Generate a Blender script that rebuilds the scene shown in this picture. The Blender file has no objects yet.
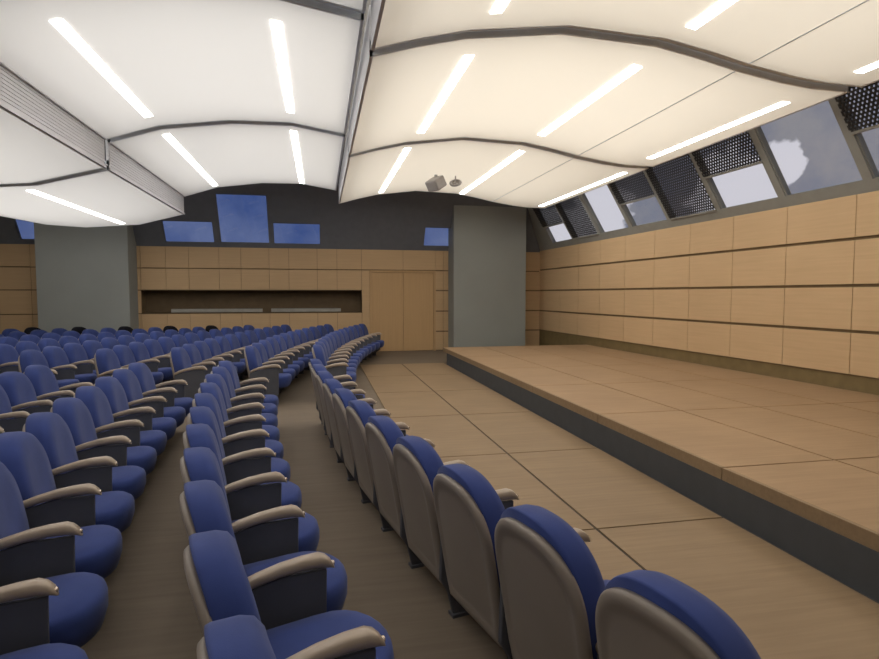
import bpy, bmesh, math, random
from mathutils import Vector, Matrix
random.seed(7)
C = bpy.context.scene.collection
PI = math.pi

# ------------------------------------------------------------------ materials
def new_mat(name):
    m = bpy.data.materials.new(name); m.use_nodes = True
    nt = m.node_tree
    for n in list(nt.nodes): nt.nodes.remove(n)
    out = nt.nodes.new('ShaderNodeOutputMaterial')
    return m, nt, out

def N(nt, t, **kw):
    n = nt.nodes.new(t)
    for k, v in kw.items(): setattr(n, k, v)
    return n

def pbr(name, col, rough=.6, metal=0., var=.08, scale=(6, 6, 6), spec=.3, bump=0., bscale=200., sheen=0.):
    """principled material with gentle procedural colour variation"""
    m, nt, out = new_mat(name)
    b = N(nt, 'ShaderNodeBsdfPrincipled')
    tc = N(nt, 'ShaderNodeTexCoord'); mp = N(nt, 'ShaderNodeMapping')
    mp.inputs['Scale'].default_value = scale
    nt.links.new(tc.outputs['Object'], mp.inputs['Vector'])
    nz = N(nt, 'ShaderNodeTexNoise'); nz.inputs['Scale'].default_value = 1; nz.inputs['Detail'].default_value = 4
    nt.links.new(mp.outputs['Vector'], nz.inputs['Vector'])
    cr = N(nt, 'ShaderNodeValToRGB')
    cr.color_ramp.elements[0].position = .3; cr.color_ramp.elements[1].position = .7
    cr.color_ramp.elements[0].color = tuple(c*(1-var) for c in col)+(1,)
    cr.color_ramp.elements[1].color = tuple(min(1, c*(1+var)) for c in col)+(1,)
    nt.links.new(nz.outputs['Fac'], cr.inputs['Fac'])
    nt.links.new(cr.outputs['Color'], b.inputs['Base Color'])
    b.inputs['Roughness'].default_value = rough; b.inputs['Metallic'].default_value = metal
    b.inputs['Specular IOR Level'].default_value = spec
    if sheen: b.inputs['Sheen Weight'].default_value = sheen
    if bump:
        n2 = N(nt, 'ShaderNodeTexNoise'); n2.inputs['Scale'].default_value = bscale
        nt.links.new(tc.outputs['Object'], n2.inputs['Vector'])
        bp = N(nt, 'ShaderNodeBump'); bp.inputs['Strength'].default_value = bump; bp.inputs['Distance'].default_value = .002
        nt.links.new(n2.outputs['Fac'], bp.inputs['Height']); nt.links.new(bp.outputs['Normal'], b.inputs['Normal'])
    nt.links.new(b.outputs['BSDF'], out.inputs['Surface'])
    return m

def wood(name, c1, c2, rough=.55, streak=(1.2, 40, 40), patch=.8, spec=.3):
    """laminate with fine grain streaks running along x"""
    m, nt, out = new_mat(name)
    b = N(nt, 'ShaderNodeBsdfPrincipled')
    tc = N(nt, 'ShaderNodeTexCoord'); mp = N(nt, 'ShaderNodeMapping'); mp.inputs['Scale'].default_value = streak
    nt.links.new(tc.outputs['Object'], mp.inputs['Vector'])
    nz = N(nt, 'ShaderNodeTexNoise'); nz.inputs['Scale'].default_value = 1; nz.inputs['Detail'].default_value = 6; nz.inputs['Roughness'].default_value = .6
    nt.links.new(mp.outputs['Vector'], nz.inputs['Vector'])
    n2 = N(nt, 'ShaderNodeTexNoise'); n2.inputs['Scale'].default_value = patch; n2.inputs['Detail'].default_value = 3
    nt.links.new(tc.outputs['Object'], n2.inputs['Vector'])
    ad = N(nt, 'ShaderNodeMath', operation='MULTIPLY_ADD'); ad.inputs[1].default_value = .4
    nt.links.new(n2.outputs['Fac'], ad.inputs[0])
    ml = N(nt, 'ShaderNodeMath', operation='MULTIPLY'); ml.inputs[1].default_value = .6
    nt.links.new(nz.outputs['Fac'], ml.inputs[0]); nt.links.new(ml.outputs[0], ad.inputs[2])
    cr = N(nt, 'ShaderNodeValToRGB')
    cr.color_ramp.elements[0].position = .35; cr.color_ramp.elements[1].position = .65
    cr.color_ramp.elements[0].color = c1+(1,); cr.color_ramp.elements[1].color = c2+(1,)
    nt.links.new(ad.outputs[0], cr.inputs['Fac']); nt.links.new(cr.outputs['Color'], b.inputs['Base Color'])
    b.inputs['Roughness'].default_value = rough; b.inputs['Specular IOR Level'].default_value = spec
    nt.links.new(b.outputs['BSDF'], out.inputs['Surface'])
    return m

def emit(name, col, s):
    m, nt, out = new_mat(name)
    e = N(nt, 'ShaderNodeEmission'); e.inputs['Color'].default_value = col+(1,); e.inputs['Strength'].default_value = s
    nt.links.new(e.outputs[0], out.inputs['Surface']); return m

def membrane(name, col, t=.55):
    """stretched ceiling fabric, made translucent so lamps added above brighten it"""
    m, nt, out = new_mat(name)
    d = N(nt, 'ShaderNodeBsdfDiffuse'); d.inputs['Color'].default_value = col+(1,)
    tr = N(nt, 'ShaderNodeBsdfTranslucent'); tr.inputs['Color'].default_value = col+(1,)
    mx = N(nt, 'ShaderNodeMixShader'); mx.inputs['Fac'].default_value = t
    nt.links.new(d.outputs[0], mx.inputs[1]); nt.links.new(tr.outputs[0], mx.inputs[2])
    nt.links.new(mx.outputs[0], out.inputs['Surface']); return m

def glass_mat():
    m, nt, out = new_mat('window_glass')
    t = N(nt, 'ShaderNodeBsdfTransparent'); t.inputs['Color'].default_value = (.96, .97, .98, 1)
    g = N(nt, 'ShaderNodeBsdfGlossy'); g.inputs['Roughness'].default_value = .02
    mx = N(nt, 'ShaderNodeMixShader'); mx.inputs['Fac'].default_value = .05
    nt.links.new(t.outputs[0], mx.inputs[1]); nt.links.new(g.outputs[0], mx.inputs[2])
    nt.links.new(mx.outputs[0], out.inputs['Surface']); return m

def perforated_mat():
    """dark sheet with staggered round holes, laid out in metres on the sheet's UV"""
    m, nt, out = new_mat('perforated_screen')
    uv = N(nt, 'ShaderNodeUVMap'); uv.uv_map = 'UVMap'
    S = .058; HR = .0172
    def lattice(off):
        a = N(nt, 'ShaderNodeVectorMath', operation='ADD'); a.inputs[1].default_value = (off[0], off[1], 0)
        nt.links.new(uv.outputs[0], a.inputs[0])
        mo = N(nt, 'ShaderNodeVectorMath', operation='MODULO')      # uv is kept positive
        mo.inputs[1].default_value = (S, S*1.732, 1); nt.links.new(a.outputs[0], mo.inputs[0])
        su = N(nt, 'ShaderNodeVectorMath', operation='SUBTRACT'); su.inputs[1].default_value = (S/2, S*.866, 0)
        nt.links.new(mo.outputs[0], su.inputs[0])
        le = N(nt, 'ShaderNodeVectorMath', operation='LENGTH'); nt.links.new(su.outputs[0], le.inputs[0])
        return le
    l1 = lattice((0, 0)); l2 = lattice((S/2, S*.866))
    mi = N(nt, 'ShaderNodeMath', operation='MINIMUM')
    nt.links.new(l1.outputs['Value'], mi.inputs[0]); nt.links.new(l2.outputs['Value'], mi.inputs[1])
    lt = N(nt, 'ShaderNodeMath', operation='LESS_THAN'); lt.inputs[1].default_value = HR
    nt.links.new(mi.outputs[0], lt.inputs[0])
    b = N(nt, 'ShaderNodeBsdfPrincipled'); b.inputs['Base Color'].default_value = (.03, .03, .032, 1); b.inputs['Roughness'].default_value = .6
    t = N(nt, 'ShaderNodeBsdfTransparent')
    mx = N(nt, 'ShaderNodeMixShader')
    nt.links.new(lt.outputs[0], mx.inputs['Fac']); nt.links.new(b.outputs[0], mx.inputs[1]); nt.links.new(t.outputs[0], mx.inputs[2])
    nt.links.new(mx.outputs[0], out.inputs['Surface']); return m

M = {}
M['blue'] = pbr('blue_fabric', (.036, .057, .195), .85, var=.12, scale=(5, 5, 5), spec=.12, bump=.25, bscale=350, sheen=.15)
M['black'] = pbr('shade_black_fabric', (.012, .012, .016), .9, var=.1, spec=.1, bump=.2, bscale=350)  # shade on the row-end chairs, put into the fabric colour
M['shell'] = pbr('beige_shell', (.27, .228, .19), .42, var=.05, scale=(3, 3, 3), spec=.4)
M['arm'] = pbr('satin_beige_arm', (.36, .285, .215), .32, var=.10, scale=(4, 40, 40), spec=.5)
M['cap'] = pbr('polished_cap', (.62, .52, .43), .22, metal=.8, var=.04)
M['panel'] = pbr('charcoal_panel', (.088, .090, .104), .6, var=.08, spec=.25)
M['floor'] = wood('dark_floor', (.155, .121, .088), (.196, .155, .114), .7, (1.5, 22, 22), 1.2, spec=.2)
M['deck'] = wood('platform_wood', (.225, .152, .086), (.285, .196, .113), .55, (1.4, 26, 26), 1.4)
M['stage'] = wood('stage_wood', (.31, .202, .115), (.385, .255, .146), .55, (1.4, 26, 26), 1.4)
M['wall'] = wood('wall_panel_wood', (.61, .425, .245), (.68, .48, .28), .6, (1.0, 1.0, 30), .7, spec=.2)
M['door'] = wood('door_wood', (.47, .305, .150), (.53, .345, .172), .55, (26, 26, .8), .7)
M['groove'] = pbr('groove_brown', (.20, .14, .075), .8, var=.1)
M['gap'] = pbr('joint_dark_brown', (.045, .036, .028), .8, var=.1)  # dark brown base under the decks, showing in their joints
M['wall_shaded'] = wood('wall_panel_wood_shaded', (.50, .345, .195), (.565, .39, .22), .6, (1.0, 1.0, 30), .7, spec=.2)  # wall panel wood darkened: dimmer light at the rear put into the colour
M['skirt'] = pbr('skirting_brown', (.20, .145, .066), .6, var=.1)
M['slotdark'] = pbr('slot_brown', (.11, .075, .04), .7, var=.1)
M['riser'] = pbr('charcoal_riser', (.078, .080, .083), .8, var=.05, spec=.1)
M['slate'] = pbr('slate_lining', (.16, .17, .19), .8, var=.05, spec=.15)
M['frame'] = pbr('olive_grey_frame', (.32, .325, .30), .55, var=.05, spec=.3)
M['column'] = pbr('grey_column', (.30, .312, .293), .8, var=.04, scale=(1, 1, 1), spec=.15)
M['plaster'] = pbr('plain_plaster', (.45, .40, .33), .8, var=.04)
M['roof'] = pbr('roof_soffit', (.25, .25, .25), .8, var=.04)
M['sailgrey'] = pbr('sail_side_grey', (.62, .62, .64), .6, var=.05, scale=(2, 2, 60))
M['trim'] = pbr('joint_grey', (.70, .74, .78), .7, var=.05)
M['silver'] = pbr('silver_grey', (.32, .31, .28), .4, metal=.2, var=.1)
M['fixture'] = pbr('fixture_grey', (.34, .325, .32), .6, var=.06)
M['strip'] = emit('light_strip_glow', (1, .97, .92), 14.0)
M['sail_r'] = membrane('sail_fabric_cream', (.93, .885, .80))
M['sail_m'] = membrane('sail_fabric_white', (.90, .885, .86))
M['glass'] = glass_mat()
M['perf'] = perforated_mat()

# ------------------------------------------------------------------ helpers
def box(bm, x0, x1, y0, y1, z0, z1, mi=0):
    v = [bm.verts.new((x, y, z)) for z in (z0, z1) for y in (y0, y1) for x in (x0, x1)]
    for f in ((0, 2, 3, 1), (4, 5, 7, 6), (0, 1, 5, 4), (2, 6, 7, 3), (0, 4, 6, 2), (1, 3, 7, 5)):
        fc = bm.faces.new([v[i] for i in f]); fc.material_index = mi
    return v

def hexa(bm, p, mi=0):
    """eight corner points, bottom ring then top ring"""
    v = [bm.verts.new(q) for q in p]
    for f in ((3, 2, 1, 0), (4, 5, 6, 7), (0, 1, 5, 4), (1, 2, 6, 5), (2, 3, 7, 6), (3, 0, 4, 7)):
        bm.faces.new([v[i] for i in f]).material_index = mi

def prism(bm, pts, fn, a, b, mi=0):
    """closed outline pts swept between a and b; fn(p, t) gives a point"""
    A = [bm.verts.new(fn(p, a)) for p in pts]; B = [bm.verts.new(fn(p, b)) for p in pts]
    n = len(pts)
    bm.faces.new(A[::-1]).material_index = mi; bm.faces.new(B).material_index = mi
    for i in range(n):
        bm.faces.new((A[i], A[(i+1) % n], B[(i+1) % n], B[i])).material_index = mi

def obj(name, bm, mats, parent=None, smooth=False, bevel=0, seg=2, angle=40):
    bmesh.ops.recalc_face_normals(bm, faces=bm.faces[:])
    me = bpy.data.meshes.new(name); bm.to_mesh(me); bm.free()
    if not isinstance(mats, (list, tuple)): mats = [mats]
    for m in mats: me.materials.append(m)
    o = bpy.data.objects.new(name, me); C.objects.link(o)
    if parent is not None: o.parent = parent
    if smooth:
        for p in me.polygons: p.use_smooth = True
    if bevel:
        md = o.modifiers.new('bevel', 'BEVEL'); md.width = bevel; md.segments = seg
        md.limit_method = 'ANGLE'; md.angle_limit = math.radians(angle)
    return o

def tag(o, label, cat, group=None):
    o['label'] = label; o['category'] = cat
    if group: o['group'] = group
    return o

def thing(name, label, cat, loc=(0, 0, 0), rz=0, group=None):
    o = bpy.data.objects.new(name, None); C.objects.link(o); o.empty_display_size = .1
    o.location = loc; o.rotation_euler = (0, 0, rz)
    return tag(o, label, cat, group)

def struct(o, label=None, cat=None):
    o['kind'] = 'structure'
    if label: o['label'] = label
    if cat: o['category'] = cat
    return o

# ------------------------------------------------------------------ room data (metres)
FAR = 17.0                 # rear wall
TOP = 3.0                  # top of the timber panelling
LEAN = .60                 # slanted glazing leans this much per metre of height
STAGE = .378
def xw(y): return 7.15 - .0367*(y - 6.2)
SEAMS_Z = (.58, 1.19, 1.81, 2.42, TOP)

# floor
bm = bmesh.new(); box(bm, -9.9, 7.9, -3.2, FAR+.6, -.2, 0)
struct(obj('floor', bm, M['floor']), 'dark brown grey auditorium floor', 'floor')

# ---- right wall: dark core with raised timber panels
bm = bmesh.new()
def rw(y, z, off):          # off = into the room
    return (xw(y) - off, y, z)
def rbox(bm, y0, y1, z0, z1, o0, o1, mi):
    hexa(bm, [rw(y0, z0, o0), rw(y0, z0, o1), rw(y1, z0, o1), rw(y1, z0, o0),
              rw(y0, z1, o0), rw(y0, z1, o1), rw(y1, z1, o1), rw(y1, z1, o0)], mi)
rbox(bm, -3.2, FAR+.25, 0, TOP, -.2, 0, 1)
ys = [16.69 - 1.128*i for i in range(19)]
ys = [FAR+.05] + ys
for a, b in zip(ys[1:], ys[:-1]):
    if b < -2.5: break
    for z0, z1 in zip((.58, 1.19, 1.815, 2.45), (1.19, 1.815, 2.45, 3.04)):
        rbox(bm, a+.006, b-.006, z0+.022, z1-(.022 if z1 < TOP else 0), -.01, .03, 0)
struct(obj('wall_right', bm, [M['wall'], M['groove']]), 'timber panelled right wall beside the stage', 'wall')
bm = bmesh.new(); rbox(bm, -3.0, FAR-.02, 0, .575, -.01, .006, 0)
struct(obj('baseboard_right', bm, M['skirt']))

# ---- rear wall with a slot and a doorway
BX = sorted([-9.6, -8.8, -8.15, -7.4, -6.8, -6.05, -5.45, -4.75, -4.11, -3.52, -2.73, -2.15, -1.39, -.85, -.06, .5, 1.21])
bm = bmesh.new()
box(bm, -9.7, 7.3, FAR+.42, FAR+.6, 0, TOP, 1)                       # structural backing
box(bm, -9.7, -4.78, FAR+.02, FAR+.42, 0, TOP, 1)
box(bm, -4.78, 1.24, FAR+.02, FAR+.42, 0, 1.17, 1)
box(bm, -4.78, 1.24, FAR+.02, FAR+.42, 1.81, TOP, 1)
box(bm, 1.24, 1.44, FAR+.02, FAR+.42, 0, TOP, 1)
box(bm, 1.44, 3.42, FAR+.10, FAR+.42, 0, 2.39, 1)
box(bm, 1.44, 3.42, FAR+.02, FAR+.42, 2.39, TOP, 1)
box(bm, 3.42, 7.2, FAR+.02, FAR+.42, 0, TOP, 1)
def bpanel(x0, x1, z0, z1, g=.005, gz=.014):
    box(bm, x0+g, x1-g, FAR-.02, FAR+.03, z0+gz, z1-(gz if z1 < TOP else 0), 0)
for x0, x1 in zip(BX[:-1], BX[1:]):
    for z0, z1 in zip((0.0, .58, 1.17, 1.81, 2.41), (.58, 1.17, 1.81, 2.41, TOP)):
        if z0 == 1.17 and x0 > -4.8: continue
        bpanel(x0, x1, z0, z1)
for x0, x1 in ((1.21, 2.43), (2.43, 3.42), (3.42, 3.66)): bpanel(x0, x1, 2.41, TOP)
for x0, x1 in ((3.42, 3.66), (3.66, 4.4), (4.4, 5.2), (5.2, 6.1), (6.1, 6.74)):
    for z0, z1 in zip((0.0, .58, 1.19, 1.81), (.58, 1.19, 1.81, 2.41)): bpanel(x0, x1, z0, z1, gz=.02)
    if x0 > 3.6: bpanel(x0, x1, 2.41, TOP)
bpanel(1.21, 1.44, 0, 2.41)
struct(obj('wall_back', bm, [M['wall_shaded'], M['groove']]), 'timber panelled rear wall behind the seats', 'wall')
# lining of the slot
bm = bmesh.new()
box(bm, -4.75, 1.21, FAR+.38, FAR+.41, 1.19, 1.80)
box(bm, -4.75, 1.21, FAR-.015, FAR+.38, 1.172, 1.19)
box(bm, -4.75, 1.21, FAR-.015, FAR+.38, 1.80, 1.815)
struct(obj('wall_recess', bm, M['slotdark']), 'long dark slot in the rear timber wall', 'wall recess')
for x0, x1, lab in ((-4.02, -1.6, 'silver strip lying in the dark wall slot, the left one of two'),
                    (-1.36, .6, 'silver strip lying in the dark wall slot, the right one of two')):
    bm = bmesh.new()
    prism(bm, [(0, 0), (.10, 0), (.10, .09), (.03, .10), (0, .085)], lambda p, t: (t, FAR+.06+p[0], 1.192+p[1]), x0, x1)
    tag(obj('metal_strip', bm, M['silver'], bevel=.006), lab, 'metal strip', 'silver strips in the wall slot')

# door
d = bpy.data.objects.new('door_1', None); C.objects.link(d); d.location = (1.44, FAR, 0)
struct(d, 'timber double door in the rear wall left of the right column', 'door')
bm = bmesh.new()
box(bm, 0, .06, -.03, .08, 0, 2.40); box(bm, 1.92, 1.98, -.03, .08, 0, 2.40); box(bm, .06, 1.92, -.03, .08, 2.34, 2.40)
obj('door_frame', bm, M['door'], d, bevel=.004)
for x0, x1, hx in ((.066, .988, .90), (.996, 1.914, 1.05)):
    bm = bmesh.new(); box(bm, x0, x1, .0, .06, .01, 2.335)
    obj('door_leaf', bm, M['door'], d, bevel=.003)

# left and front walls (close the hall behind the camera)
bm = bmesh.new(); box(bm, -9.9, -9.7, -3.2, FAR+.6, 0, 5.3)
struct(obj('wall_left', bm, M['plaster']))
bm = bmesh.new(); box(bm, -9.7, 7.7, -3.4, -3.2, 0, 5.3)
struct(obj('wall_front', bm, M['plaster']))
bm = bmesh.new(); box(bm, -9.9, 7.9, -3.4, FAR+.6, 5.3, 5.45)
struct(obj('ceiling', bm, M['roof']))

# columns standing before the rear wall
for nm, x0, x1, lab in (('column_left', -6.97, -4.83, 'wide grey column left of the wall slot'),
                        ('column_right', 3.80, 6.0, 'wide grey column beyond the stage end')):
    bm = bmesh.new(); box(bm, x0, x1, 16.25, FAR-.02, 0, 5.3)
    struct(obj(nm, bm, M['column'], bevel=.01), lab, 'column')

# ---- slanted glazing bands
def slope(name, P, us, vs, holes, mat, th=.14, lab=None):
    """sheet P(u, v, depth) with openings; us, vs are break points"""
    bm = bmesh.new()
    us = sorted(set(us + [h[i] for h in holes for i in (0, 1)])); vs = sorted(set(vs + [h[i] for h in holes for i in (2, 3)]))
    for a, b in zip(us[:-1], us[1:]):
        run = None
        cells = []
        for c, d in zip(vs[:-1], vs[1:]):
            um, vm = (a+b)/2, (c+d)/2
            if any(h[0] < um < h[1] and h[2] < vm < h[3] for h in holes): run = None; continue
            if run: cells[-1][1] = d
            else: cells.append([c, d]); run = True
        for c, d in cells:
            hexa(bm, [P(a, c, 0), P(b, c, 0), P(b, c, th), P(a, c, th), P(a, d, 0), P(b, d, 0), P(b, d, th), P(a, d, th)])
    return struct(obj(name, bm, mat), lab, 'wall')

def PR(y, z, t=0):                                   # both bands stop at their common hip line
    y = min(y, FAR - LEAN*(z-TOP) + t)
    return (xw(y) - LEAN*(z-TOP) + t, y, z)
def PB(x, z, t=0):
    y = FAR - LEAN*(z-TOP) + t
    return (min(x, xw(y) - LEAN*(z-TOP) + t), y, z)
mull = [6.32+1.38*i for i in range(-6, 8)]
rwin = []
for a, b in zip(mull[:-1], mull[1:]):
    rwin.append((a+.065, b-.065, 3.19, 4.62))
slope('wall_right_slope', PR, [-3.2, FAR+.3], [TOP, 5.3], rwin, M['frame'], lab='slanted grey framed glazing band above the right wall')
bwin = [(-7.60, -6.7, 3.12, 3.66), (-4.10, -2.82, 3.12, 3.67), (-2.67, -1.36, 3.13, 4.36), (-1.25, .04, 3.12, 3.68), (3.03, 4.2, 3.13, 3.66)]
slope('wall_back_slope', PB, [-9.7, 7.2], [TOP, 5.3], bwin, M['slate'], lab='slanted dark slate band above the rear wall')

wn = 0
def window(P, h, m, lab):
    global wn
    wn += 1
    bm = bmesh.new(); a, b, c, d = h; f = .016
    for (u0, u1, v0, v1) in ((a, a+f, c, d), (b-f, b, c, d), (a+f, b-f, c, c+f), (a+f, b-f, d-f, d)):
        hexa(bm, [P(u0, v0, .03), P(u1, v0, .03), P(u1, v0, .10), P(u0, v0, .10), P(u0, v1, .03), P(u1, v1, .03), P(u1, v1, .10), P(u0, v1, .10)])
    w = struct(obj('window_%d' % wn, bm, m), lab, 'window')
    bm = bmesh.new()
    hexa(bm, [P(a+f, c+f, .06), P(b-f, c+f, .06), P(b-f, c+f, .068), P(a+f, c+f, .068), P(a+f, d-f, .06), P(b-f, d-f, .06), P(b-f, d-f, .068), P(a+f, d-f, .068)])
    obj('pane', bm, M['glass'], w)
vis = [w for w in rwin if w[1] > 5.2 and w[0] < 16.0]
ordn = ['nearest', 'second nearest', 'third nearest', 'fourth nearest', 'fifth nearest', 'sixth nearest', 'seventh nearest', 'eighth nearest', 'farthest']
for i, h in enumerate(vis): window(PR, h, M['frame'], '%s slanted window above the right wall' % ordn[i])
for h in rwin:
    if h not in vis and h[0] < 16: window(PR, h, M['frame'], 'slanted window above the right wall, out towards the front')
for h, l in zip(bwin, ('small blue window left of the left column', 'low blue window right of the left column', 'tall blue window in the rear slate band',
                       'low blue window right of the tall one', 'small blue window left of the right column')): window(PB, h, M['slate'], l)

# perforated screens drawn over the slanted windows
def screen(h, v0, v1, lab):
    a, b = h[0]-.02, h[1]+.02
    bm = bmesh.new()
    uvl = bm.loops.layers.uv.new('UVMap')
    L = math.hypot(1, LEAN)
    q = [(a, v0), (b, v0), (b, v1), (a, v1)]
    for dep in (-.022, -.010):                       # front and back skin of the sheet
        f = bm.faces.new([bm.verts.new(PR(y, z, dep)) for y, z in q])
        for lp, (y, z) in zip(f.loops, q): lp[uvl].uv = (y + 10.0, (z-TOP)*L + 10.0)
    me = bpy.data.meshes.new('perforated_sheet'); bm.to_mesh(me); bm.free(); me.materials.append(M['perf'])
    t = thing('perforated_blind', lab, 'window blind', PR((a+b)/2, v0, -.03), 0, 'perforated blinds on the slanted windows')
    s = bpy.data.objects.new('perforated_sheet', me); C.objects.link(s); s.parent = t
    s.matrix_parent_inverse = Matrix.Translation(t.location).inverted()
    bm = bmesh.new()
    hexa(bm, [PR(a, v0-.03, -.03), PR(b, v0-.03, -.03), PR(b, v0-.03, -.005), PR(a, v0-.03, -.005), PR(a, v0, -.03), PR(b, v0, -.03), PR(b, v0, -.005), PR(a, v0, -.005)])
    s = obj('bottom_rail', bm, M['frame'], t); s.matrix_parent_inverse = Matrix.Translation(t.location).inverted()
scr = {0: (3.76, 'half drawn perforated blind at the right edge of the photo, nearest one'),
       2: (3.73, 'half drawn perforated blind over a white cloud, beyond the tall clear window'),
       3: (3.20, 'fully drawn perforated blind, the nearer of the two full ones'),
       4: (3.68, 'half drawn dark blind over a plain grey pane'),
       6: (3.20, 'fully drawn perforated blind, the farther of the two full ones'),
       7: (3.64, 'half drawn dark blind over the farthest small white pane')}
for i, (v, l) in scr.items(): screen(vis[i], v, 4.6, l)

# ------------------------------------------------------------------ platforms
# low platform: 1 m x 2 m decks
PX0, PX1 = .92, 2.96
t = thing('low_platform', 'low light wood platform between the front row and the raised stage', 'platform', (PX0, -2.29, 0))
bm = bmesh.new(); box(bm, PX0+.01, PX1, 3.71, 13.70, 0, .012); box(bm, PX0+.61, PX1, -2.28, 3.71, 0, .012)
s = obj('platform_base', bm, M['gap'], t); s.matrix_parent_inverse = Matrix.Translation(t.location).inverted()
bm = bmesh.new()
for i in range(2):
    for j in range(8):
        y0 = -2.289+2*j
        box(bm, PX0+1.0*i+(.010 if i else (.6 if j < 3 else 0)), PX0+1.0*(i+1)-.010+(.04 if i else 0), y0+.008, y0+2-.008, .004, .02)
s = obj('platform_decking', bm, M['deck'], t, bevel=.002); s.matrix_parent_inverse = Matrix.Translation(t.location).inverted()

# raised stage
SX = 2.985; SE = 13.95
t = thing('raised_stage', 'raised light wood stage along the right wall over a black base strip', 'stage', (SX, -2.2, 0))
def child(o): o.parent = t; o.matrix_parent_inverse = Matrix.Translation(t.location).inverted(); return o
bm = bmesh.new()
hexa(bm, [(SX-.008, -2.2, .012), (xw(-2.2)-.02, -2.2, .01), (xw(SE)-.02, SE-.5, .012), (SX-.008, SE-.5, .012),
          (SX-.008, -2.2, STAGE-.095), (xw(-2.2)-.02, -2.2, STAGE-.095), (xw(SE)-.02, SE-.5, STAGE-.095), (SX-.008, SE-.5, STAGE-.095)])
child(obj('riser', bm, M['riser']))
bm = bmesh.new(); box(bm, PX1+.004, SX+2.4, -2.2, SE-.5, 0, .012)
child(obj('black_base_strip', bm, M['riser']))
bm = bmesh.new(); hexa(bm, [(SX+.02, -2.2, STAGE-.095), (xw(-2.2)-.02, -2.2, STAGE-.095), (xw(SE)-.02, SE-.02, STAGE-.095), (SX+.02, SE-.02, STAGE-.095),
                            (SX+.02, -2.2, STAGE-.012), (xw(-2.2)-.02, -2.2, STAGE-.012), (xw(SE)-.02, SE-.02, STAGE-.012), (SX+.02, SE-.02, STAGE-.012)])
child(obj('stage_frame', bm, M['gap']))
bm = bmesh.new(); bt = bmesh.new()
yj = [-2.2] + [-.22+2*i for i in range(8)]
yj = [-2.2, -.22, 1.78, 3.78, 5.78, 7.78, 9.78, 11.78, SE]
for a, b in zip(yj[:-1], yj[1:]):
    box(bt, SX, SX+.03, a+.005, b-.005, STAGE-.10, STAGE)               # wooden nosing
    for i in range(5):
        x0 = SX + 1.02*i; x0 = x0+.03 if i == 0 else x0
        x1 = SX + 1.02*(i+1)
        g = .010
        if i < 3 or x1 < xw(b) - .3:
            box(bm, x0+(g if i else 0), x1-g, a+g, b-g, STAGE-.02, STAGE)
        else:
            xa, xb = xw(a)-.012, xw(b)-.012
            hexa(bm, [(x0+g, a+g, STAGE-.02), (xa, a+g, STAGE-.02), (xb, b-g, STAGE-.02), (x0+g, b-g, STAGE-.02),
                      (x0+g, a+g, STAGE), (xa, a+g, STAGE), (xb, b-g, STAGE), (x0+g, b-g, STAGE)])
            break
child(obj('stage_decking', bm, M['stage'], bevel=.002))
child(obj('stage_nosing', bt, M['deck'], bevel=.003))

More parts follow.
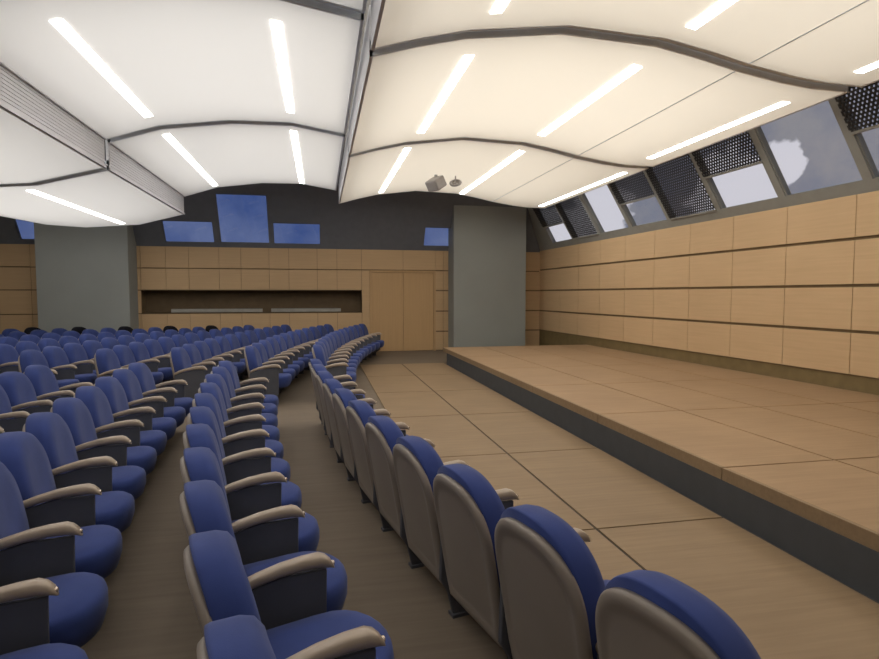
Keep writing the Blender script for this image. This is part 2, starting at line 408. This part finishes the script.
# ------------------------------------------------------------------ ceiling sails
PRO = {'r': [(.48, 3.89), (.95, 4.03), (1.40, 4.14), (2.37, 4.27), (3.40, 4.24), (3.9, 4.16), (4.40, 4.06), (4.92, 3.985), (5.3, 3.95), (5.80, 3.945)],
       'm': [(-3.03, 3.94), (-2.3, 4.18), (-1.3, 4.32), (-.4, 4.34), (.43, 4.21)],
       'l': [(-8.4, 3.82), (-7.6, 3.66), (-6.8, 3.40), (-5.9, 3.235), (-5.09, 3.19), (-4, 3.28), (-3.04, 3.54)]}
def zat(P, x):
    for (a, za), (b, zb) in zip(P[:-1], P[1:]):
        if a <= x <= b: return za+(zb-za)*(x-a)/(b-a)
GAP = .10
def sail(key, y0, y1, strips, mat, lab, end=False, energy=60, tint=(1, .97, .93)):
    P = PRO[key]
    ya, yb = y0+GAP, (y1 if end else y1-GAP)
    ym = (ya+yb)/2
    t = thing('ceiling_sail', lab, 'ceiling panel', ((P[0][0]+P[-1][0])/2, ym, 4.0), 0, 'wave shaped ceiling sails')
    inv = Matrix.Translation(t.location).inverted()
    def ch(o): o.parent = t; o.matrix_parent_inverse = inv; return o
    # stretched fabric
    bm = bmesh.new(); rows = []
    for y in (ya, ym, yb): rows.append([bm.verts.new((x, y, z)) for x, z in P])
    for r0, r1 in zip(rows[:-1], rows[1:]):
        for i in range(len(P)-1): bm.faces.new((r0[i], r0[i+1], r1[i+1], r1[i]))
    ch(obj('fabric_soffit', bm, mat, smooth=True))
    # end frames follow the wave
    for y, th in ((ya-.03, .03), (yb, .03)):
        bm = bmesh.new()
        for (a, za), (b, zb) in zip(P[:-1], P[1:]):
            hexa(bm, [(a, y, za-.004), (b, y, zb-.004), (b, y+th, zb-.004), (a, y+th, za-.004), (a, y, za+.14), (b, y, zb+.14), (b, y+th, zb+.14), (a, y+th, za+.14)])
        bmesh.ops.remove_doubles(bm, verts=bm.verts[:], dist=1e-5)
        ch(obj('end_frame', bm, M['trim']))
    # cover over the joint towards the viewer
    bm = bmesh.new()
    for (a, za), (b, zb) in zip(P[:-1], P[1:]):
        hexa(bm, [(a, y0-.06, za+.05), (b, y0-.06, zb+.05), (b, y0+.06, zb+.05), (a, y0+.06, za+.05), (a, y0-.06, za+.07), (b, y0-.06, zb+.07), (b, y0+.06, zb+.07), (a, y0+.06, za+.07)])
    ch(obj('joint_cover', bm, M['trim']))
    # side faces with ribs
    for (x, z), s in ((P[0], -1), (P[-1], 1)):
        hgt = {('r', -1): .46, ('m', -1): .16, ('m', 1): .14, ('l', 1): .80, ('r', 1): .12, ('l', -1): .2}[(key, s)]
        bm = bmesh.new()
        x0, x1 = (x, x+.03) if s < 0 else (x-.03, x)
        box(bm, x0, x1, ya-.03, yb+.03, z-.003, z+hgt)
        if key == 'l' and s > 0:
            q = z+.03
            xo0, xo1 = (x-.008, x) if s < 0 else (x, x+.008)
            box(bm, xo0-(.012 if s < 0 else 0), xo1+(.012 if s > 0 else 0), ya-.03, yb+.03, z-.006, z+.028)
            while q < z+hgt-.05:
                q += .042; box(bm, xo0, xo1, ya, yb, q, q+.024)
        ch(obj('side_fascia', bm, M['sailgrey']))
    if key == 'r':
        bm = bmesh.new(); zs = zat(P, 4.36)
        box(bm, 4.353, 4.367, ya, yb, zs-.008, zs-.001)
        ch(obj('fabric_seam', bm, M['trim']))
    for x, a, b in strips:
        w = .052
        bm = bmesh.new()
        pts = [(x-w, a, zat(P, x-w)), (x+w, a, zat(P, x+w)), (x+w, b, zat(P, x+w)), (x-w, b, zat(P, x-w))]
        hexa(bm, [(p[0], p[1], p[2]-.012) for p in pts] + [(p[0], p[1], p[2]-.002) for p in pts])
        o = ch(obj('light_strip', bm, M['strip'])); o['label'] = 'glowing white light strip'
    # unseen area lamp added above the fabric to make the sail glow
    L = bpy.data.lights.new('lamp_bank', 'AREA'); L.shape = 'RECTANGLE'
    L.size = (P[-1][0]-P[0][0])*.96; L.size_y = (yb-ya)*.97; L.energy = energy*L.size*L.size_y; L.color = tint; L.spread = math.radians(150)
    lo = bpy.data.objects.new('lamp_bank', L); C.objects.link(lo); lo.location = ((P[0][0]+P[-1][0])/2, ym, 4.95)
E_R, E_M, E_L = 4.8, 4.3, 4.6
WR = (1, .95, .87); WM = (1, .98, .95)
J = (1.4, 5.4, 9.4, 14.3)
sail('r', J[0], J[1], [(1.54, 1.9, 4.98), (3.48, 1.9, 5.02), (5.38, 1.9, 4.99)], M['sail_r'], 'cream wave shaped ceiling sail at the top right, nearest of the right row', energy=E_R*.9, tint=WR)
sail('r', J[1], J[2], [(1.54, 5.9, 8.8), (3.48, 5.95, 8.8), (5.38, 5.92, 8.76)], M['sail_r'], 'large cream ceiling sail above the stage, middle of the right row', energy=E_R, tint=WR)
sail('r', J[2], J[3], [(1.48, 9.74, 14.02), (3.52, 9.8, 14.2), (5.55, 9.86, 14.0)], M['sail_r'], 'cream ceiling sail with a grey fixture under it, farthest of the right row', True, energy=E_R*.84, tint=WR)
sail('m', J[0], J[1], [(-2.3, 1.9, 4.98), (-.38, 1.9, 4.98)], M['sail_m'], 'sliver of white ceiling sail at the top edge left of the cream ones', energy=E_M, tint=WM)
sail('m', J[1], J[2], [(-2.3, 5.95, 8.83), (-.38, 5.93, 8.77)], M['sail_m'], 'large white arched ceiling sail over the aisle, second from the back', energy=E_M, tint=WM)
sail('m', J[2], J[3], [(-2.3, 9.75, 14.05), (-.38, 9.75, 14.2)], M['sail_m'], 'white arched ceiling sail in front of the tall blue window', True, energy=E_M*.88, tint=WM)
sail('l', J[1], J[2], [(-6.2, 5.95, 8.8)], M['sail_m'], 'white ceiling sail cut by the left edge, the nearer one', energy=E_L, tint=WM)
sail('l', J[2], J[3], [(-4.24, 9.82, 13.95)], M['sail_m'], 'white bulging ceiling sail in front of the left column', True, energy=E_L, tint=WM)

# fixtures under the farthest cream sail
t = thing('spotlight', 'grey boxy spotlight hanging under the farthest cream ceiling sail', 'spotlight', (2.48, 12.3, 4.262))
bm = bmesh.new(); box(bm, -.03, .03, -.03, .03, -.06, 0); obj('mount', bm, M['fixture'], t, bevel=.004)
bm = bmesh.new()
box(bm, -.15, .15, -.17, .17, -.12, .12)
bmesh.ops.transform(bm, matrix=Matrix.Translation((0, 0, -.19)) @ Matrix.Rotation(math.radians(-36), 4, 'Y') @ Matrix.Rotation(math.radians(25), 4, 'Z') @ Matrix.Rotation(math.radians(18), 4, 'X'), verts=bm.verts[:])
obj('housing', bm, M['fixture'], t, bevel=.03)
t = thing('ring_fixture', 'small grey ring shaped fixture beside the boxy spotlight', 'light fixture', (2.90, 12.25, 4.247))
bm = bmesh.new(); box(bm, -.012, .012, -.012, .012, -.12, 0); obj('stem', bm, M['fixture'], t)
bm = bmesh.new()
n1, n2 = 24, 8; R0, r0 = .105, .03
vs = [[bm.verts.new(((R0+r0*math.cos(b*2*PI/n2))*math.cos(a*2*PI/n1), (R0+r0*math.cos(b*2*PI/n2))*math.sin(a*2*PI/n1), r0*math.sin(b*2*PI/n2))) for b in range(n2)] for a in range(n1)]
for a in range(n1):
    for b in range(n2): bm.faces.new((vs[a][b], vs[(a+1) % n1][b], vs[(a+1) % n1][(b+1) % n2], vs[a][(b+1) % n2]))
box(bm, -.105, .105, -.012, .012, -.012, .012); box(bm, -.012, .012, -.105, .105, -.012, .012)
bmesh.ops.transform(bm, matrix=Matrix.Translation((0, 0, -.15)) @ Matrix.Rotation(math.radians(38), 4, 'X') @ Matrix.Rotation(math.radians(-15), 4, 'Y'), verts=bm.verts[:])
obj('ring', bm, M['fixture'], t, smooth=True)

# ------------------------------------------------------------------ auditorium chairs
# local axes: +x is where the sitter looks, -y the side towards the viewer, x = 0 the rear of the shell top
W = .603; HW = W/2
def outline(top, z0, hw, n=14, zc=.62, p=2.45):
    """half-dome outline, from bottom right round over the top to bottom left: (y, z)"""
    pts = [(-hw*.94, z0), (-hw, z0+.10), (-hw, zc)]
    for i in range(1, n):
        a = PI/2*(i/n)
        c, s = math.cos(a)**(2/p), math.sin(a)**(2/p)
        pts.append((-hw*c, zc+(top-zc)*s))
    pts.append((0, top))
    return pts + [(-y, z) for y, z in pts[-2::-1]]
def recline(z): return .125*(.93-z)/.75                 # rear surface comes forward lower down
def layer(bm, O, f):                                    # ring of verts for an outline
    return [bm.verts.new(f(y, z)) for y, z in O]
def skin(bm, rings, caps=True):
    n = len(rings[0])
    for r0, r1 in zip(rings[:-1], rings[1:]):
        for i in range(n): bm.faces.new((r0[i], r0[(i+1) % n], r1[(i+1) % n], r1[i]))
    if caps: bm.faces.new(rings[0][::-1]); bm.faces.new(rings[-1])
def shell_bm():
    bm = bmesh.new()
    cz = .53
    def ring(sc, dx, top):
        O = outline(top, .15, .269)
        return layer(bm, O, lambda y, z: (recline(cz+(z-cz)*sc) + dx + .35*(y*sc)**2, y*sc, cz+(z-cz)*sc))
    rings = [ring(.04, .013, .895), ring(.2, .013, .895), ring(.4, .013, .895), ring(.6, .013, .895), ring(.74, .013, .895), ring(.83, .012, .895), ring(.87, .005, .895), ring(.92, .003, .895), ring(.972, .006, .895), ring(1, .018, .895), ring(1, .034, .895)]
    skin(bm, rings); return bm
def cushion_bm():
    bm = bmesh.new()
    cz = .64
    def ring(sc, dx):
        O = outline(.94, .40, .259)
        return layer(bm, O, lambda y, z: (recline(cz+(z-cz)*sc) + dx + .35*(y*sc)**2, y*sc, cz+(z-cz)*sc))
    rings = [ring(.985, .032), ring(1, .045), ring(1, .075), ring(1, .115), ring(.965, .150), ring(.86, .170), ring(.6, .176), ring(.35, .178), ring(.05, .178)]
    skin(bm, rings); return bm
def seat_bm():
    """D shaped plan with a rounded nose"""
    bm = bmesh.new()
    hw = .240
    pl = [(.17, -hw), (.50, -hw)]
    for i in range(1, 12):
        a = -PI/2 + PI*i/12
        pl.append((.50+.235*abs(math.cos(a))**.75, hw*math.sin(a)))
    pl += [(.50, hw), (.17, hw)]
    cx = .44
    def ring(sc, z, tilt=.06):
        return [bm.verts.new((cx+(x-cx)*sc, y*sc, z + tilt*(x-.3)*(1 if z > .3 else .2))) for x, y in pl]
    rings = [ring(.80, .255), ring(.93, .285), ring(1, .335), ring(1, .385), ring(.975, .415), ring(.90, .432), ring(.6, .440)]
    skin(bm, rings); return bm
def panel_bm():
    bm = bmesh.new()
    O = [(.20, .015), (.45, .015), (.48, .10), (.60, .16), (.61, .60), (.40, .60), (.13, .535), (.12, .22), (.17, .14)]
    prism(bm, O, lambda p, t: (p[0], t, p[1]), -.014, .014); return bm
def foot_bm():
    bm = bmesh.new(); box(bm, .19, .47, -.03, .03, 0, .018); return bm
def arm_bm():
    """arched armrest, thicker towards the front, rounded nose"""
    bm = bmesh.new()
    st = [(.13, .548, .020, .020), (.20, .578, .024, .022), (.30, .608, .028, .024), (.40, .629, .031, .026), (.50, .640, .033, .028),
          (.575, .641, .034, .030), (.615, .632, .032, .028), (.637, .617, .024, .020), (.644, .606, .012, .010)]
    rings = []
    for x, z, hw, hh in st:
        rings.append([bm.verts.new((x - .4*hh*math.sin(a)*(1 if x > .6 else 0), hw*math.copysign(abs(math.cos(a))**.7, math.cos(a)), z + hh*math.copysign(abs(math.sin(a))**.7, math.sin(a)))) for a in [2*PI*k/12 for k in range(12)]])
    skin(bm, rings); return bm
def cap_bm():
    bm = bmesh.new()
    rings = []
    for x, r in ((.630, .012), (.644, .012), (.647, .009), (.646, .006), (.638, .005)):
        rings.append([bm.verts.new((x, r*math.cos(2*PI*k/12), .616 + r*math.sin(2*PI*k/12))) for k in range(12)])
    skin(bm, rings); return bm

def make_chair(fabric):
    t = thing('auditorium_chair', '', 'chair')
    obj('back_shell', shell_bm(), M['shell'], t, smooth=True)
    obj('backrest', cushion_bm(), fabric, t, smooth=True)
    obj('seat', seat_bm(), fabric, t, smooth=True)
    def side(y):
        p = obj('side_panel', panel_bm(), M['panel'], t, bevel=.006); p.location.y = y
        f = obj('foot', foot_bm(), M['panel'], p)
        a = obj('armrest', arm_bm(), M['arm'], t, smooth=True); a.location.y = y
        obj('arm_cap', cap_bm(), M['cap'], a, smooth=True)
        return p, a
    side(-HW)
    return t
base = make_chair(M['blue'])
dark = make_chair(M['black'])
def lower(o):
    for ch in o.children:
        ch.data.transform(Matrix.Diagonal((1, 1, .95, 1)))
        for v in ch.data.vertices:
            if v.co.x > .13: v.co.x = .13 + (v.co.x-.13)*(.97 if ch.name.startswith('seat') else 1.0 if ch.name.startswith('back') else .89)
        lower(ch)
lower(base); lower(dark)
def copy_tree(o, parent=None):
    c = o.copy(); C.objects.link(c)
    if parent is not None: c.parent = parent
    for ch in list(o.children): copy_tree(ch, c)
    return c
def end_side(chair):
    for ch in list(chair.children):
        if ch.name.startswith(('side_panel', 'armrest')):
            c = copy_tree(ch, chair); c.location.y = HW

# camera model, used to leave out chairs the photo shows nothing of
CAM = Vector((0, 0, 1.6957)); YAW, PITCH, F = .2051, .0611, 575.0
def pix(p):
    v = Vector(p) - CAM
    rt = Vector((math.cos(YAW), -math.sin(YAW), 0)); fh = Vector((math.sin(YAW), math.cos(YAW), 0))
    fw = fh*math.cos(PITCH) + Vector((0, 0, -math.sin(PITCH))); up = fh*math.sin(PITCH) + Vector((0, 0, math.cos(PITCH)))
    z = v.dot(fw)
    if z < .15: return None
    return 439.5+F*v.dot(rt)/z, 329.5-F*v.dot(up)/z
def in_frame(x, y, th):
    for lx, ly, lz in ((0, 0, .93), (.65, 0, .6), (.6, -.28, .62), (.7, 0, .42), (.1, .25, .2), (0, .26, .8), (0, -.26, .8), (.1, -.27, .2)):
        q = pix((x+lx*math.cos(th)-ly*math.sin(th), y+lx*math.sin(th)+ly*math.cos(th), lz))
        if q and -6 < q[0] < 885 and -6 < q[1] < 665: return True
    return False

X0 = [-.17, -1.19, -2.25, -3.27, -4.25, -5.28, -6.33, -7.38, -8.40]      # row lines, far block
NEAR = [(-.22, 28.5, 9.1), (-1.245, 25.2, 8.2), (-2.22, 25.3, 8.0)] + [(x - .01, 26+k, 8.1) for k, x in enumerate(X0[3:])]
ORD = ['first', 'second', 'third', 'fourth', 'fifth', 'sixth', 'seventh', 'eighth', 'ninth', 'tenth', 'eleventh', 'twelfth', 'thirteenth']
ROW = ['front row', 'second row', 'third row', 'fourth row', 'fifth row', 'sixth row', 'seventh row', 'eighth row', 'ninth row']
placed = 0
used = {'b': False, 'k': False}
def put(k, pos, th, label, black, end):
    key, src = ('k', dark) if black else ('b', base)
    o = src
    if used[key]: o = copy_tree(src)
    used[key] = True
    o.location = (pos[0], pos[1], 0); o.rotation_euler = (0, 0, th)
    o['label'] = label; o['group'] = 'shade-blackened auditorium chairs' if black else 'blue auditorium chairs'
    return o
ends = []
for k, x0 in enumerate(X0):
    # near block: towards the viewer from the cross aisle
    x0n, R, YC = NEAR[k]; cx = x0n+R
    n = 12
    for i in range(n):
        s = 7.6 - YC - W*(i+.5); a = s/R
        p = (cx-R*math.cos(a), YC+R*math.sin(a)); th = -a
        if not in_frame(p[0], p[1], th): continue
        o = put(k, p, th, 'blue chair, %s, near block, %s toward viewer from the cross aisle' % (ROW[k], ORD[i]), False, i == 0)
        if i == 0: ends.append(o)
    # far block: away from the aisle to the rear wall
    R = (24.5, 22.6, 23.6, 22, 21, 20.5, 20.5, 20.5, 20.5)[k]; YC = 8.3; cx = x0+R
    n = 12
    for i in range(n):
        s = 9.05 - YC + W*(i+.5); a = s/R
        p = (cx-R*math.cos(a), YC+R*math.sin(a)); th = -a
        if not in_frame(p[0], p[1], th): continue
        bl = k >= 4 and i == n-1
        lab = ('shade-blackened chair, %s, far block, %s from the cross aisle, at the rear end' if bl else 'blue chair, %s, far block, %s beyond the cross aisle') % (ROW[k], ORD[i])
        o = put(k, p, th, lab, bl, i == n-1)
        if i == n-1: ends.append(o)
for o in ends: end_side(o)

# ------------------------------------------------------------------ sky
w = bpy.data.worlds.new('World'); bpy.context.scene.world = w; w.use_nodes = True
nt = w.node_tree
for n in list(nt.nodes): nt.nodes.remove(n)
out = N(nt, 'ShaderNodeOutputWorld'); bg = N(nt, 'ShaderNodeBackground')
tc = N(nt, 'ShaderNodeTexCoord')
nz = N(nt, 'ShaderNodeTexNoise'); nz.inputs['Scale'].default_value = 7; nz.inputs['Detail'].default_value = 8; nz.inputs['Roughness'].default_value = .62
nt.links.new(tc.outputs['Generated'], nz.inputs['Vector'])
# overcast grey to the right, blue to the rear, split by direction
sx = N(nt, 'ShaderNodeSeparateXYZ'); nt.links.new(tc.outputs['Generated'], sx.inputs[0])
bl = N(nt, 'ShaderNodeValToRGB'); bl.color_ramp.elements[0].position = .35; bl.color_ramp.elements[1].position = .75
bl.color_ramp.elements[0].color = (.040, .076, .235, 1); bl.color_ramp.elements[1].color = (.16, .20, .36, 1)
nt.links.new(nz.outputs['Fac'], bl.inputs['Fac'])
gr = N(nt, 'ShaderNodeValToRGB'); gr.color_ramp.elements[0].position = .35; gr.color_ramp.elements[1].position = .6
gr.color_ramp.elements[0].color = (.16, .18, .26, 1); gr.color_ramp.elements[1].color = (.28, .275, .30, 1)
nt.links.new(nz.outputs['Fac'], gr.inputs['Fac'])
mp = N(nt, 'ShaderNodeMapRange'); mp.inputs['From Min'].default_value = .30; mp.inputs['From Max'].default_value = .42
nt.links.new(sx.outputs['X'], mp.inputs['Value'])
m1 = N(nt, 'ShaderNodeMix', data_type='RGBA')
nt.links.new(mp.outputs[0], m1.inputs['Factor']); nt.links.new(bl.outputs[0], m1.inputs['A']); nt.links.new(gr.outputs[0], m1.inputs['B'])
# white cumulus banks: directions with ragged noise edges
prev = None
def ndir(v):
    v = Vector(v).normalized(); return tuple(v)
for c, rad in CLOUDS if 'CLOUDS' in globals() else (((6.75, 7.42, 1.93), .032), ((6.75, 8.40, 1.75), .06), ((6.5, 12.5, 2.0), .042), ((6.7, 15.1, 1.65), .045)):
    ds = N(nt, 'ShaderNodeVectorMath', operation='DISTANCE'); ds.inputs[1].default_value = ndir(c)
    nr = N(nt, 'ShaderNodeVectorMath', operation='NORMALIZE'); nt.links.new(tc.outputs['Generated'], nr.inputs[0])
    nt.links.new(nr.outputs[0], ds.inputs[0])
    s1 = N(nt, 'ShaderNodeMath', operation='DIVIDE'); s1.inputs[1].default_value = rad; nt.links.new(ds.outputs['Value'], s1.inputs[0])
    if prev is None: prev = s1
    else:
        mn = N(nt, 'ShaderNodeMath', operation='MINIMUM'); nt.links.new(prev.outputs[0], mn.inputs[0]); nt.links.new(s1.outputs[0], mn.inputs[1]); prev = mn
nz2 = N(nt, 'ShaderNodeTexNoise'); nz2.inputs['Scale'].default_value = 30; nz2.inputs['Detail'].default_value = 5
nt.links.new(tc.outputs['Generated'], nz2.inputs['Vector'])
ma = N(nt, 'ShaderNodeMath', operation='MULTIPLY_ADD'); ma.inputs[1].default_value = 1.3
nt.links.new(nz2.outputs['Fac'], ma.inputs[0]); nt.links.new(prev.outputs[0], ma.inputs[2])
lt = N(nt, 'ShaderNodeMapRange'); lt.inputs['From Min'].default_value = 1.72; lt.inputs['From Max'].default_value = 1.58
nt.links.new(ma.outputs[0], lt.inputs['Value'])
m2 = N(nt, 'ShaderNodeMix', data_type='RGBA'); m2.inputs['B'].default_value = (.70, .68, .74, 1)
nt.links.new(lt.outputs[0], m2.inputs['Factor']); nt.links.new(m1.outputs['Result'], m2.inputs['A'])
nt.links.new(m2.outputs['Result'], bg.inputs['Color']); bg.inputs['Strength'].default_value = 1.0
nt.links.new(bg.outputs[0], out.inputs['Surface'])

# unseen lamps added for light where ceiling sails are not built
for x, y in ((3.1, -.6), (-1.3, -.6), (-6, -.6), (-6, 3.4)):
    L = bpy.data.lights.new('added_fill_lamp', 'AREA'); L.shape = 'RECTANGLE'; L.size = 3.5; L.size_y = 2.5; L.energy = 30; L.color = (1, .96, .9)
    lo = bpy.data.objects.new('added_fill_lamp', L); C.objects.link(lo); lo.location = (x, y, 4.4)

# ------------------------------------------------------------------ camera and view
cd = bpy.data.cameras.new('camera'); cam = bpy.data.objects.new('camera', cd); C.objects.link(cam)
cam.location = CAM; cam.rotation_euler = (PI/2-PITCH, 0, -YAW)
cd.sensor_fit = 'HORIZONTAL'; cd.sensor_width = 36; cd.lens = 36*F/879; cd.clip_start = .05
sc = bpy.context.scene; sc.camera = cam
sc.view_settings.view_transform = 'Standard'; sc.view_settings.look = 'None'
sc.view_settings.exposure = 0.0; sc.view_settings.gamma = 1; sc.view_settings.use_curve_mapping = False
